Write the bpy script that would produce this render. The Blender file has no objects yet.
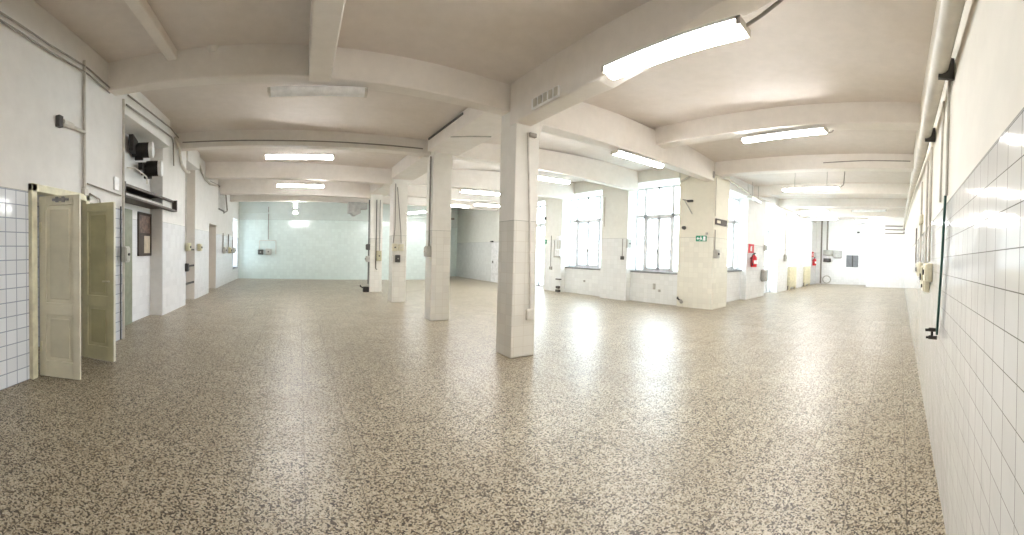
import bpy, bmesh, math, random
from mathutils import Vector, Matrix
random.seed(7)
PI = math.pi
SC = bpy.context.scene
COL = SC.collection

# ------------------------------------------------------------------ materials
def lin(c):
    return tuple((x/12.92 if x <= .04045 else ((x+.055)/1.055)**2.4) for x in (v/255 for v in c)) + (1.0,)

class NT:
    """small helper around a material's node tree"""
    def __init__(s, name):
        s.m = bpy.data.materials.new(name); s.m.use_nodes = True
        s.t = s.m.node_tree; s.t.nodes.clear()
        s.out = s.t.nodes.new('ShaderNodeOutputMaterial')
    def n(s, kind, **kw):
        nd = s.t.nodes.new('ShaderNode'+kind)
        for k, v in kw.items(): setattr(nd, k, v)
        return nd
    def put(s, sock, v):
        if isinstance(v, bpy.types.NodeSocket): s.t.links.new(v, sock)
        else: sock.default_value = v
    def math(s, op, a, b=None, c=None):
        nd = s.n('Math', operation=op); s.put(nd.inputs[0], a)
        if b is not None: s.put(nd.inputs[1], b)
        if c is not None: s.put(nd.inputs[2], c)
        return nd.outputs[0]
    def mix(s, f, a, b):
        nd = s.n('Mix', data_type='RGBA'); s.put(nd.inputs[0], f); s.put(nd.inputs[6], a); s.put(nd.inputs[7], b)
        return nd.outputs[2]
    def mixf(s, f, a, b):
        nd = s.n('Mix', data_type='FLOAT'); s.put(nd.inputs[0], f); s.put(nd.inputs[2], a); s.put(nd.inputs[3], b)
        return nd.outputs[0]
    def ramp(s, f, stops, const=False):
        nd = s.n('ValToRGB'); cr = nd.color_ramp
        if const: cr.interpolation = 'CONSTANT'
        while len(cr.elements) < len(stops): cr.elements.new(.5)
        for e, (p, c) in zip(cr.elements, stops): e.position = p; e.color = c
        s.put(nd.inputs[0], f); return nd.outputs[0]
    def noise(s, vec, scale, detail=3, rough=.5):
        nd = s.n('TexNoise'); s.put(nd.inputs['Vector'], vec); nd.inputs['Scale'].default_value = scale
        nd.inputs['Detail'].default_value = detail; nd.inputs['Roughness'].default_value = rough
        return nd.outputs['Fac']
    def pos(s):
        return s.n('NewGeometry').outputs['Position']
    def bsdf(s, color, rough=.5, metal=0., normal=None, spec=.5):
        b = s.n('BsdfPrincipled'); s.put(b.inputs['Base Color'], color); s.put(b.inputs['Roughness'], rough)
        s.put(b.inputs['Metallic'], metal); s.put(b.inputs['Specular IOR Level'], spec)
        if normal is not None: s.put(b.inputs['Normal'], normal)
        s.t.links.new(b.outputs[0], s.out.inputs[0]); return b
    def bump(s, h, strength, dist):
        b = s.n('Bump'); b.inputs['Strength'].default_value = strength; b.inputs['Distance'].default_value = dist
        s.put(b.inputs['Height'], h); return b.outputs[0]

def plain(name, rgb, rough=.5, metal=0., var=.06, scale=9.):
    t = NT(name); c = lin(rgb)
    f = t.noise(t.pos(), scale, 4)
    lo = tuple(x*(1-var*2) for x in c[:3]) + (1,)
    hi = tuple(min(1, x*(1+var*2)) for x in c[:3]) + (1,)
    t.bsdf(t.ramp(f, [(.3, lo), (.7, hi)]), rough, metal)
    return t.m

def painted(name, rgb, stain=(150, 135, 105), amount=.35):
    t = NT(name); p = t.pos()
    f1 = t.noise(p, .7, 5, .6); f2 = t.noise(p, 6., 4, .6)
    base = t.ramp(f2, [(.3, tuple(x*.93 for x in lin(rgb)[:3])+(1,)), (.7, lin(rgb))])
    f = t.math('MULTIPLY', t.ramp(f1, [(.5, (0,0,0,1)), (.85, (1,1,1,1))]), amount)
    col = t.mix(f, base, lin(stain))
    t.bsdf(col, .65, 0, t.bump(f2, .08, .02), .3)
    return t.m

def tiled(name, size, off_x, off_y, off_z, top, tile_rgb, grout_rgb, paint_rgb, grout=.012, wave=0., rough=.1, tint=.04, upper_line=True):
    t = NT(name); g = t.n('NewGeometry')
    sp = t.n('SeparateXYZ'); t.put(sp.inputs[0], g.outputs['Position'])
    sn = t.n('SeparateXYZ'); t.put(sn.inputs[0], g.outputs['True Normal'])
    isx = t.math('GREATER_THAN', t.math('ABSOLUTE', sn.outputs[0]), .6)
    ux = t.math('DIVIDE', t.math('SUBTRACT', sp.outputs[0], off_x), size)
    uy = t.math('DIVIDE', t.math('SUBTRACT', sp.outputs[1], off_y), size)
    u = t.mixf(isx, ux, uy)
    w = t.math('DIVIDE', t.math('SUBTRACT', sp.outputs[2], off_z), size)
    def line(v):
        fr = t.math('FRACT', v)
        d = t.math('MINIMUM', fr, t.math('SUBTRACT', 1.0, fr))
        return t.math('LESS_THAN', d, grout/size*.5)
    gm = t.math('MAXIMUM', line(u), line(w))
    low = t.math('LESS_THAN', sp.outputs[2], top)
    gm = t.math('MULTIPLY', gm, low)
    cb = t.n('CombineXYZ'); t.put(cb.inputs[0], t.math('FLOOR', u)); t.put(cb.inputs[1], t.math('FLOOR', w))
    t.put(cb.inputs[2], isx)
    wn = t.n('TexWhiteNoise', noise_dimensions='3D'); t.put(wn.inputs['Vector'], cb.outputs[0])
    c = lin(tile_rgb)
    tc = t.mix(wn.outputs['Value'], tuple(x*(1-tint*2) for x in c[:3])+(1,), c)
    tc = t.mix(gm, tc, lin(grout_rgb))
    p = g.outputs['Position']
    f2 = t.noise(p, 5., 4, .6); f1 = t.noise(p, .8, 5, .6)
    pc = t.ramp(f2, [(.3, tuple(x*.93 for x in lin(paint_rgb)[:3])+(1,)), (.7, lin(paint_rgb))])
    pc = t.mix(t.math('MULTIPLY', t.ramp(f1, [(.5, (0,0,0,1)), (.9, (1,1,1,1))]), .2), pc, lin((160, 148, 122)))
    if upper_line:
        edge = t.math('LESS_THAN', t.math('ABSOLUTE', t.math('SUBTRACT', sp.outputs[2], top)), .006)
        pc = t.mix(edge, pc, lin((150, 148, 140)))
    col = t.mix(low, pc, tc)
    r = t.mixf(gm, rough, .8); r = t.mixf(low, .65, r)
    h = t.math('SUBTRACT', 1.0, gm)
    if wave: 
        h = t.math('ADD', h, t.math('MULTIPLY', t.noise(p, 5., 2), wave))
        h = t.math('ADD', h, t.math('MULTIPLY', wn.outputs['Value'], .0))
    h = t.math('MULTIPLY', h, low)
    t.bsdf(col, r, 0, t.bump(h, .35, .006), .5)
    return t.m

def emit(name, rgb, strength):
    t = NT(name); e = t.n('Emission'); e.inputs[0].default_value = lin(rgb); e.inputs[1].default_value = strength
    t.t.links.new(e.outputs[0], t.out.inputs[0]); return t.m

def glass_pane(name):
    t = NT(name)
    tr = t.n('BsdfTransparent'); tr.inputs[0].default_value = (.96, .985, .98, 1)
    gl = t.n('BsdfGlossy'); gl.inputs['Roughness'].default_value = .03
    lw = t.n('LayerWeight'); lw.inputs[0].default_value = .5
    mx = t.n('MixShader'); t.put(mx.inputs[0], t.math('MULTIPLY_ADD', t.math('POWER', lw.outputs['Facing'], 4.), .4, .03))
    t.t.links.new(tr.outputs[0], mx.inputs[1]); t.t.links.new(gl.outputs[0], mx.inputs[2])
    t.t.links.new(mx.outputs[0], t.out.inputs[0]); return t.m

def terrazzo():
    t = NT('terrazzo'); p = t.pos()
    # dark marble chips of several sizes in a beige cement
    wob = t.n('TexNoise'); t.put(wob.inputs['Vector'], p); wob.inputs['Scale'].default_value = 45.; wob.inputs['Detail'].default_value = 2
    off = t.n('VectorMath', operation='SCALE'); t.put(off.inputs[0], wob.outputs['Color']); off.inputs['Scale'].default_value = .010
    add = t.n('VectorMath', operation='ADD'); t.put(add.inputs[0], p); t.put(add.inputs[1], off.outputs[0])
    flat = t.n('VectorMath', operation='MULTIPLY'); t.put(flat.inputs[0], add.outputs[0]); flat.inputs[1].default_value = (1, 1, 0)
    v = t.n('TexVoronoi'); v.voronoi_dimensions = '2D'; t.put(v.inputs['Vector'], flat.outputs[0]); v.inputs['Scale'].default_value = 104.
    sep = t.n('SeparateColor'); t.put(sep.inputs[0], v.outputs['Color'])
    chip = t.ramp(sep.outputs[0], [(0, lin((46, 37, 28))), (.15, lin((78, 65, 49))), (.25, lin((128, 113, 90))), (.33, lin((176, 164, 142))), (.6, lin((186, 174, 152))), (.84, lin((198, 188, 168)))], True)
    v2 = t.n('TexVoronoi'); v2.voronoi_dimensions = '2D'; t.put(v2.inputs['Vector'], flat.outputs[0]); v2.inputs['Scale'].default_value = 165.
    s2 = t.n('SeparateColor'); t.put(s2.inputs[0], v2.outputs['Color'])
    small = t.math('LESS_THAN', s2.outputs[1], .2)
    col = t.mix(t.math('MULTIPLY', small, .7), chip, lin((74, 64, 51)))
    # large stains and tile joints
    st = t.noise(p, .55, 5, .6)
    col = t.mix(t.math('MULTIPLY', t.ramp(st, [(.42, (0,0,0,1)), (.7, (1,1,1,1))]), .22), col, lin((140, 124, 100)))
    sx = t.n('SeparateXYZ'); t.put(sx.inputs[0], p)
    S = .333
    def ln(c, o, wd):
        fr = t.math('FRACT', t.math('DIVIDE', t.math('ADD', c, o), S))
        d = t.math('MINIMUM', fr, t.math('SUBTRACT', 1., fr))
        return t.math('LESS_THAN', d, wd/S)
    j = t.math('MAXIMUM', ln(sx.outputs[0], -.05, .003), ln(sx.outputs[1], .075, .003))
    cb = t.n('CombineXYZ')
    t.put(cb.inputs[0], t.math('FLOOR', t.math('DIVIDE', t.math('ADD', sx.outputs[0], -.05), S)))
    t.put(cb.inputs[1], t.math('FLOOR', t.math('DIVIDE', t.math('ADD', sx.outputs[1], .075), S)))
    wn = t.n('TexWhiteNoise', noise_dimensions='2D'); t.put(wn.inputs['Vector'], cb.outputs[0])
    col = t.mix(t.math('MULTIPLY', wn.outputs['Value'], .14), col, lin((112, 99, 78)))
    col = t.mix(t.math('MULTIPLY', j, .7), col, lin((88, 78, 64)))
    rg = t.mixf(t.noise(p, 2.2, 4), .28, .42)
    rg = t.mixf(t.math('MULTIPLY', wn.outputs['Value'], .4), rg, .46)
    h = t.math('ADD', t.math('MULTIPLY', j, -1.), t.math('MULTIPLY', wn.outputs['Value'], .4))
    t.bsdf(col, rg, 0, t.bump(h, .25, .003), .5)
    return t.m

M = {}
M['floor'] = terrazzo()
M['ceil'] = painted('ceiling_paint', (224, 216, 209), (190, 176, 154), .4)
M['beam'] = painted('beam_paint', (233, 227, 220), (206, 194, 172), .35)
M['wall'] = painted('wall_paint', (226, 224, 218), (186, 176, 154), .25)
M['tile_left'] = tiled('left_wall_tiles', .154, 0, 2.721, 0, 2.165, (226, 229, 234), (150, 158, 172), (226, 223, 219), .011)
M['tile_niche'] = tiled('faint_left_tiles', .154, 0, 2.721, 0, 2.12, (230, 230, 232), (212, 212, 214), (228, 226, 222), .008)
M['tile_right'] = tiled('right_wall_tiles', .1147, .841, 0, 1.889-.1147*16, 1.892, (228, 227, 224), (116, 113, 108), (228, 222, 210), .0032, 1.6, .09, .02)
M['tile_east'] = tiled('window_wall_tiles', .153, 0, 4.82, 0, 2.12, (233, 234, 232), (214, 215, 210), (230, 230, 223), .007)
M['tile_corner'] = tiled('corner_pillar_tiles', .153, 0, 4.82, 0, 2.12, (232, 229, 216), (216, 211, 196), (227, 222, 206), .007)
M['tile_far'] = tiled('far_wall_tiles', .153, 0, 0, .04, 3.1, (216, 228, 224), (196, 210, 206), (205, 214, 210), .006)
M['tile_pillar'] = tiled('pillar_tiles', .153, 2.7, 4.25, 0, 1.98, (231, 228, 220), (206, 200, 188), (234, 231, 224), .005)
M['tile_inner'] = tiled('inner_wall_tiles', .153, 9.1, 0, 0, 2.06, (238, 238, 238), (214, 214, 214), (236, 236, 234), .007)
M['white'] = plain('white_enamel', (232, 232, 232), .35)
M['frame'] = plain('window_white', (226, 229, 234), .4)
M['cream'] = plain('cream_door_paint', (216, 211, 192), .42, 0, .04, 5.)
M['olive'] = plain('olive_door_paint', (208, 202, 168), .42, 0, .05, 5.)
M['frame_cream'] = plain('cream_frame_paint', (220, 214, 186), .5, 0, .08, 7.)
M['pipe'] = plain('pipe_paint', (196, 190, 180), .5)
M['pipe_dark'] = plain('pipe_grey', (140, 134, 126), .5)
M['pipe_white'] = plain('pipe_white', (216, 211, 202), .65, 0, .07, 6.)
M['steel'] = plain('steel', (150, 150, 150), .3, .8)
M['black'] = plain('black_iron', (34, 30, 28), .5)
M['brown'] = plain('dark_brown_metal', (66, 54, 46), .5)
M['box'] = plain('grey_box', (176, 174, 166), .5)
M['box_beige'] = plain('beige_box', (212, 206, 182), .5)
M['box_yellow'] = plain('yellowed_box', (190, 184, 154), .5)
M['box_dark'] = plain('dark_box', (70, 68, 66), .5)
M['sill'] = plain('grey_stone_sill', (132, 134, 136), .5)
M['green'] = plain('green_grey_door', (132, 136, 118), .5)
M['teal'] = plain('teal_pipe', (44, 84, 78), .35)
M['red'] = plain('safety_red', (208, 30, 44), .4)
M['sign_green'] = plain('safety_green', (26, 140, 104), .45)
M['glyph'] = plain('sign_white', (240, 244, 242), .5)
M['darkred'] = plain('dark_red_door', (96, 54, 56), .5)
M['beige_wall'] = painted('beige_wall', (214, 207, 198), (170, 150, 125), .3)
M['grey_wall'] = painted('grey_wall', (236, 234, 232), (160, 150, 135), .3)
M['rad'] = plain('radiator_cream', (224, 218, 190), .4)
M['void'] = plain('dark_interior', (40, 38, 34), .9)
M['pane'] = glass_pane('window_glass')
M['tube'] = emit('fluorescent_tube', (251, 250, 249), 46.)
M['tube_off'] = plain('unlit_tube', (236, 236, 236), .25)
M['outside'] = plain('pale_outdoor_wall', (226, 232, 230), .8)
M['leaf'] = plain('pale_foliage', (150, 186, 140), .8, 0, .2, 2.)
M['grime'] = plain('grimy_panel', (178, 176, 172), .6, 0, .08, 6.)
M['screen'] = plain('grey_hatch_glass', (118, 120, 124), .35)

# ------------------------------------------------------------------ mesh helpers
class MB:
    def __init__(s): s.bm = bmesh.new()
    def hexa(s, p):            # 8 points: bottom loop 0-3, top loop 4-7
        v = [s.bm.verts.new(q) for q in p]
        for f in ((3,2,1,0), (4,5,6,7), (0,1,5,4), (1,2,6,5), (2,3,7,6), (3,0,4,7)):
            s.bm.faces.new([v[i] for i in f])
        return s
    def box(s, x0, x1, y0, y1, z0, z1):
        if x0 > x1: x0, x1 = x1, x0
        if y0 > y1: y0, y1 = y1, y0
        if z0 > z1: z0, z1 = z1, z0
        return s.hexa([(x0,y0,z0),(x1,y0,z0),(x1,y1,z0),(x0,y1,z0),(x0,y0,z1),(x1,y0,z1),(x1,y1,z1),(x0,y1,z1)])
    def prism(s, pts, d):      # planar polygon (3-D points) pushed along d
        a = [s.bm.verts.new(q) for q in pts]; b = [s.bm.verts.new(Vector(q)+Vector(d)) for q in pts]
        s.bm.faces.new(a[::-1]); s.bm.faces.new(b)
        n = len(pts)
        for i in range(n): s.bm.faces.new([a[i], a[(i+1)%n], b[(i+1)%n], b[i]])
        return s
    def tube(s, path, r, seg=8, cap=True):
        P = [Vector(p) for p in path]; rings = []
        for i, p in enumerate(P):
            d = (P[min(i+1, len(P)-1)]-P[max(i-1, 0)]).normalized()
            up = Vector((0,0,1)) if abs(d.z) < .9 else Vector((1,0,0))
            a = d.cross(up).normalized(); b = d.cross(a).normalized()
            rr = r[i] if isinstance(r, (list, tuple)) else r
            rings.append([s.bm.verts.new(p + (a*math.cos(2*PI*k/seg)+b*math.sin(2*PI*k/seg))*rr) for k in range(seg)])
        for A, B in zip(rings, rings[1:]):
            for k in range(seg): s.bm.faces.new([A[k], A[(k+1)%seg], B[(k+1)%seg], B[k]])
        if cap: s.bm.faces.new(rings[0][::-1]); s.bm.faces.new(rings[-1])
        return s
    def build(s, name, mat, parent=None, bevel=0., smooth=False):
        bmesh.ops.recalc_face_normals(s.bm, faces=s.bm.faces[:])
        me = bpy.data.meshes.new(name); s.bm.to_mesh(me); s.bm.free()
        for mm in (mat if isinstance(mat, (list, tuple)) else [mat]): me.materials.append(mm)
        o = bpy.data.objects.new(name, me); COL.objects.link(o)
        if parent is not None: o.parent = parent
        if smooth:
            for p in me.polygons: p.use_smooth = True
            try: me.set_sharp_from_angle(angle=math.radians(40))
            except Exception: pass
        if bevel:
            b = o.modifiers.new('soft', 'BEVEL'); b.width = bevel; b.segments = 2; b.limit_method = 'ANGLE'
        return o

def tag(o, label, cat, group=None):
    o['label'] = label; o['category'] = cat
    if group: o['group'] = group
    return o
def struct(o, label=None):
    o['kind'] = 'structure'
    if label: o['label'] = label
    return o
def thing(name, label, cat, loc=(0,0,0), rz=0., group=None):
    e = bpy.data.objects.new(name, None); COL.objects.link(e); e.location = loc; e.rotation_euler = (0,0,rz)
    e.empty_display_size = .1
    return tag(e, label, cat, group)
def setting(name, label, loc=(0,0,0), rz=0.):
    e = bpy.data.objects.new(name, None); COL.objects.link(e); e.location = loc; e.rotation_euler = (0,0,rz)
    return struct(e, label)
def copy_tree(o, parent=None):
    c = o.copy(); COL.objects.link(c)
    if parent is not None: c.parent = parent
    for ch in list(o.children): copy_tree(ch, c)
    return c
def round_path(pts, r=.05, n=4):
    P = [Vector(p) for p in pts]; out = [P[0]]
    for i in range(1, len(P)-1):
        a, b, c = P[i-1], P[i], P[i+1]
        ra = min(r, (a-b).length*.45, (c-b).length*.45)
        s, e = b+(a-b).normalized()*ra, b+(c-b).normalized()*ra
        for k in range(n+1):
            t = k/n; out.append(s*(1-t)**2 + b*2*t*(1-t) + e*t*t)
    out.append(P[-1]); return out
def pipe(name, label, pts, r, mat, cat='pipe', group=None, seg=8):
    o = MB().tube(round_path(pts, max(.04, r*3)), r, seg).build(name, mat, None, 0, True)
    return tag(o, label, cat, group)

# ------------------------------------------------------------------ room shell
XL, XE, YN, YR = -2.63, 9.0, 18.3, -.273      # left wall, window wall, far wall, right wall
def zc(x):                                     # old ceiling sags along the pillar row
    if x <= 2.65: return 3.95+(2.65-x)/(2.65+2.63)*.42
    if x >= 6.2: return 4.33
    return 3.95+(x-2.65)/(6.2-2.65)*.38

struct(MB().prism([(-4.2,-.9,-.2),(24.5,-.9,-.2),(24.5,5.8,-.2),(9.75,5.8,-.2),(9.75,21.2,-.2),(-4.2,21.2,-.2)], (0,0,.2)).build('floor', M['floor']), 'speckled terrazzo floor with tile joints')
mb = MB()
xs = [-4.2, 2.65, 6.2, 9.75, 24.5]
for a, b in zip(xs, xs[1:]):
    Y = 5.8 if a > 9 else 21.2
    mb.hexa([(a,-.9,zc(a)),(b,-.9,zc(b)),(b,Y,zc(b)),(a,Y,zc(a)),(a,-.9,4.9),(b,-.9,4.9),(b,Y,4.9),(a,Y,4.9)])
struct(mb.build('ceiling', M['ceil']), 'off-white plaster ceiling between beams')

# left wall with the double door, three niches and pilasters
DY0, DY1, DZ = 3.17, 4.13, 2.16
mb = MB()
mb.box(-3.9, XL, -.9, DY0-.05, 0, 4.6)                        # near piece
mb.box(-3.9, XL, DY0-.05, DY1+.05, DZ+.06, 4.6)               # above the door
mb.box(-3.9, -3.5, DY0-.05, DY1+.05, 0, DZ+.06)               # closed room behind the door
mb.box(-3.9, XL, DY1+.05, 5.32, 0, 4.6)
struct(mb.build('wall_left', M['tile_left']), 'near left wall with the double door, white tiles below white paint')
mb = MB()
mb.box(-3.9, -3.06, 5.32, 7.45, 0, 4.6)                       # first niche, back
mb.box(-3.06, XL, 5.32, 7.45, 3.78, 4.6)                      # lintel over the first niche
mb.box(-3.9, -3.12, 9.1, 10.2, 0, 4.6)                        # second niche, back
mb.box(-3.12, -2.74, 9.1, 10.2, 3.88, 4.6)
mb.box(-3.9, -3.35, 11.85, 13.3, 0, 4.6)                      # third doorway
mb.box(-3.35, -2.88, 11.85, 13.3, 2.42, 4.6)
mb.box(-3.9, -2.95, 13.3, 16.75, 0, 4.6)
mb.box(-3.9, -2.95, 16.75, 18.0, 0, .6)
mb.box(-3.9, -2.95, 16.75, 18.0, 3.05, 4.6)
mb.box(-3.9, -2.95, 18.0, 18.9, 0, 4.6)
struct(mb.build('wall_left', M['tile_niche']), 'far part of the left wall with its niches')
for k, (y0, y1, x, lab) in enumerate(((7.45, 9.1, -2.79, 'white tiled pilaster right of the dark hood'), (10.2, 11.85, -2.86, 'white tiled pilaster beyond the barred niche'))):
    struct(MB().box(-3.9, x, y0, y1, 0, 4.6).build('pillar_left', M['tile_niche']), lab)
# niche cheeks in grey and beige wall paint
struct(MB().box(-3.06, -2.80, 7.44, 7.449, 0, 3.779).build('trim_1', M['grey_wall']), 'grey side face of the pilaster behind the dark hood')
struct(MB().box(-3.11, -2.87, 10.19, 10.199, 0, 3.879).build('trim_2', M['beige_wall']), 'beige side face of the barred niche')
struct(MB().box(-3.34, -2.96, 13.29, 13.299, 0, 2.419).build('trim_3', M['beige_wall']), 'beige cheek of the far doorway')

# far wall with its step at the right end
mb = MB(); mb.box(-3.9, 7.35, YN, 18.9, 0, 4.6); mb.box(7.35, 9.5, 20.6, 21.2, 0, 4.6); mb.box(7.0, 7.35, 18.9, 21.2, 0, 4.6)
struct(mb.build('wall_far', M['tile_far']), 'pale green-white end wall of the left wing')
struct(MB().box(-2.95, 7.35, 18.24, 18.3, 3.40, 3.46).box(-2.95, 7.35, 18.27, 18.3, 3.09, 3.13).build('trim_4', M['tile_far']), 'thin ledge lines high on the far wall')

# window wall of the left wing: parapets, piers, lintels
mb = MB()
PAR, FRX = 9.22, 9.36
def east_pier(y0, y1): mb.box(XE, 9.75, y0, y1, 0, 4.6)
def east_bay(y0, y1, sill, head):
    if sill > 0: mb.box(PAR, 9.75, y0, y1, 0, sill)
    mb.hexa([(XE+.02,y0,head+.1),(9.75,y0,head),(9.75,y1,head),(XE+.02,y1,head+.1),(XE+.02,y0,4.6),(9.75,y0,4.6),(9.75,y1,4.6),(XE+.02,y1,4.6)])
east_bay(5.95, 7.80, 1.02, 3.86); east_pier(7.80, 8.94); east_bay(8.94, 11.02, 1.02, 3.80); east_pier(11.02, 12.08)
east_bay(12.08, 13.75, 0, 3.74); east_pier(13.75, 21.2)
struct(mb.build('wall_windows', M['tile_east']), 'window wall of the left wing, pale tiles below paint')
# corner pillar
struct(MB().box(9.08, 10.02, 4.84, 5.95, 0, 4.6).build('pillar_corner', M['tile_corner']), 'broad cream-tiled corner pillar carrying the green exit sign')
# wall of the right wing with windows (its front at y=5.1)
mb = MB()
YA, PARA, FRY = 5.1, 5.3, 5.42
def in_pier(x0, x1): mb.box(x0, x1, YA, 5.8, 0, 4.6)
def in_bay(x0, x1, sill, head):
    if sill > 0: mb.box(x0, x1, PARA, 5.8, 0, sill)
    mb.hexa([(x0,YA+.02,head+.1),(x1,YA+.02,head+.1),(x1,5.8,head),(x0,5.8,head),(x0,YA+.02,4.6),(x1,YA+.02,4.6),(x1,5.8,4.6),(x0,5.8,4.6)])
in_bay(10.02, 12.05, 1.1, 3.74); in_pier(12.05, 13.85); in_bay(13.85, 15.45, 0, 3.86); in_pier(15.45, 16.9)
in_bay(16.9, 18.5, 1.1, 3.86); in_pier(18.5, 19.8); in_bay(19.8, 21.6, 1.1, 3.86); in_pier(21.6, 23.6)
struct(mb.build('wall_inner', M['tile_inner']), 'white window wall of the right wing')
struct(MB().box(23.0, 24.0, 1.85, 5.8, 0, 4.6).build('wall_end', M['tile_inner']), 'bright white end wall of the right wing')
struct(MB().box(21.2, 24.0, -.9, 1.85, 0, 4.6).build('wall_end', M['tile_inner']), 'white block in front of the end wall, beside the right wall')
struct(MB().box(-3.9, 24.0, -.9, YR, 0, 4.6).build('wall_right', M['tile_right']), 'long right wall, glossy square tiles below cream paint')

# ------------------------------------------------------------------ pillars and beams
PIL = [(2.66, 4.25, .38, .40), (2.60, 7.21, .41, .38), (2.50, 10.07, .40, .40), (2.38, 12.74, .42, .36)]
PL_LAB = ['large tiled pillar nearest the camera, with the conduit on its right face', 'second pillar of the row, grey box on its left edge', 'third pillar of the row, two beige boxes on its front', 'fourth and farthest pillar of the row, boxes on its left side']
for (x, y, w, d), lab in zip(PIL, PL_LAB):
    o = MB().box(x, x+w, y, y+d, 0, 3.97).build('pillar', M['tile_pillar'], None, .012)
    tag(struct(o, lab), lab, 'pillar')
# corbel of the first pillar
mb = MB(); mb.prism([(3.03,4.26,3.56),(3.13,4.26,3.56),(3.03,4.26,3.22)], (0,.38,0))
struct(mb.build('trim_5', M['beam']), 'small corbel under the beam at the nearest pillar')

def beam(label, a, b, width, za, zb, ta=None, tb=None, mat='beam'):
    """beam from a=(x,y) to b=(x,y); width is added in +y for cross beams and +x for long ones"""
    ta = zc(a[0])+.1 if ta is None else ta; tb = zc(b[0])+.1 if tb is None else tb
    dx, dy = (0, width) if abs(b[0]-a[0]) > abs(b[1]-a[1]) else (width, 0)
    q = [(a[0],a[1]), (b[0],b[1]), (b[0]+dx,b[1]+dy), (a[0]+dx,a[1]+dy)]
    z = [za, zb, zb, za]; t = [ta, tb, tb, ta]
    o = MB().hexa([(x,y,k) for (x,y),k in zip(q,z)] + [(x,y,k) for (x,y),k in zip(q,t)]).build('ceiling_beam', M[mat], None, .015)
    return struct(o, label)
beam('cross beam from the left wall to the nearest pillar', (2.66,4.40), (-2.7,4.82), .22, 3.57, 3.95)
beam('cross beam from the nearest pillar to the corner pillar', (3.03,4.36), (9.1,4.86), .28, 3.48, 3.78)
beam('cross beam from the left wall to the second pillar', (2.60,7.35), (-2.8,8.35), .25, 3.66, 4.0)
beam('cross beam from the second pillar to the window wall', (3.0,7.3), (9.05,7.45), .25, 3.68, 3.70)
beam('cross beam from the left wall to the third pillar', (2.5,10.25), (-2.86,11.3), .25, 3.52, 3.86)
beam('cross beam from the third pillar to the window wall', (2.9,10.2), (9.05,10.4), .25, 3.55, 3.68)
beam('cross beam from the left wall to the fourth pillar', (2.4,12.85), (-2.95,13.6), .25, 3.48, 3.7)
beam('cross beam from the fourth pillar to the window wall', (2.8,12.8), (9.05,13.0), .25, 3.6, 3.68)
beam('farthest cross beam before the end wall', (9.05,15.8), (-2.95,15.9), .25, 3.72, 3.72)
o = MB().prism([(2.64,4.4,3.36),(2.64,2.75,3.40),(2.64,2.0,3.52),(2.64,1.2,3.72),(2.64,.5,3.96),(2.64,.5,4.1),(2.64,4.4,4.1)], (.26,0,0)).build('ceiling_beam', M['beam'], None, .015)
struct(o, 'deep beam running from the nearest pillar towards the camera')
beam('long beam between the nearest and the second pillar', (2.48,7.25), (2.52,4.6), .68, 3.68, 3.68)
struct(MB().hexa([(2.455,7.15,3.9),(2.47,7.15,3.9),(2.51,5.6,3.9),(2.495,5.6,3.9),(2.455,7.15,3.94),(2.47,7.15,3.94),(2.51,5.6,3.94),(2.495,5.6,3.94)]).build('trim_gap_shade', M['box_dark']), 'dark strip standing in for the shade of a gap along the top of the long beam')  # solid dark strip, paints in the shade of the slit under the ceiling
beam('long beam between the second and the third pillar', (2.44,10.1), (2.48,7.5), .62, 3.64, 3.64)
beam('long beam between the third and the fourth pillar', (2.34,12.8), (2.42,10.4), .58, 3.6, 3.6)
beam('short beam across the near bay left of the deep beam', (.08,4.55), (.08,-.28), .26, 3.66, 3.66)
beam('slim casing on the near ceiling by the left wall', (-1.72,4.75), (-1.66,-.28), .14, 4.16, 4.16)
for x, lab in ((6.12, 'first cross beam of the right wing'), (9.08, 'second cross beam of the right wing, at the corner pillar'), (12.5, 'third cross beam of the right wing'), (15.4, 'fourth cross beam of the right wing'), (18.6, 'last cross beam of the right wing')):
    beam(lab, (x, 4.65 if x < 9 else 5.12), (x, -.28), .34, 3.95, 3.95, 4.5, 4.5)

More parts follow.
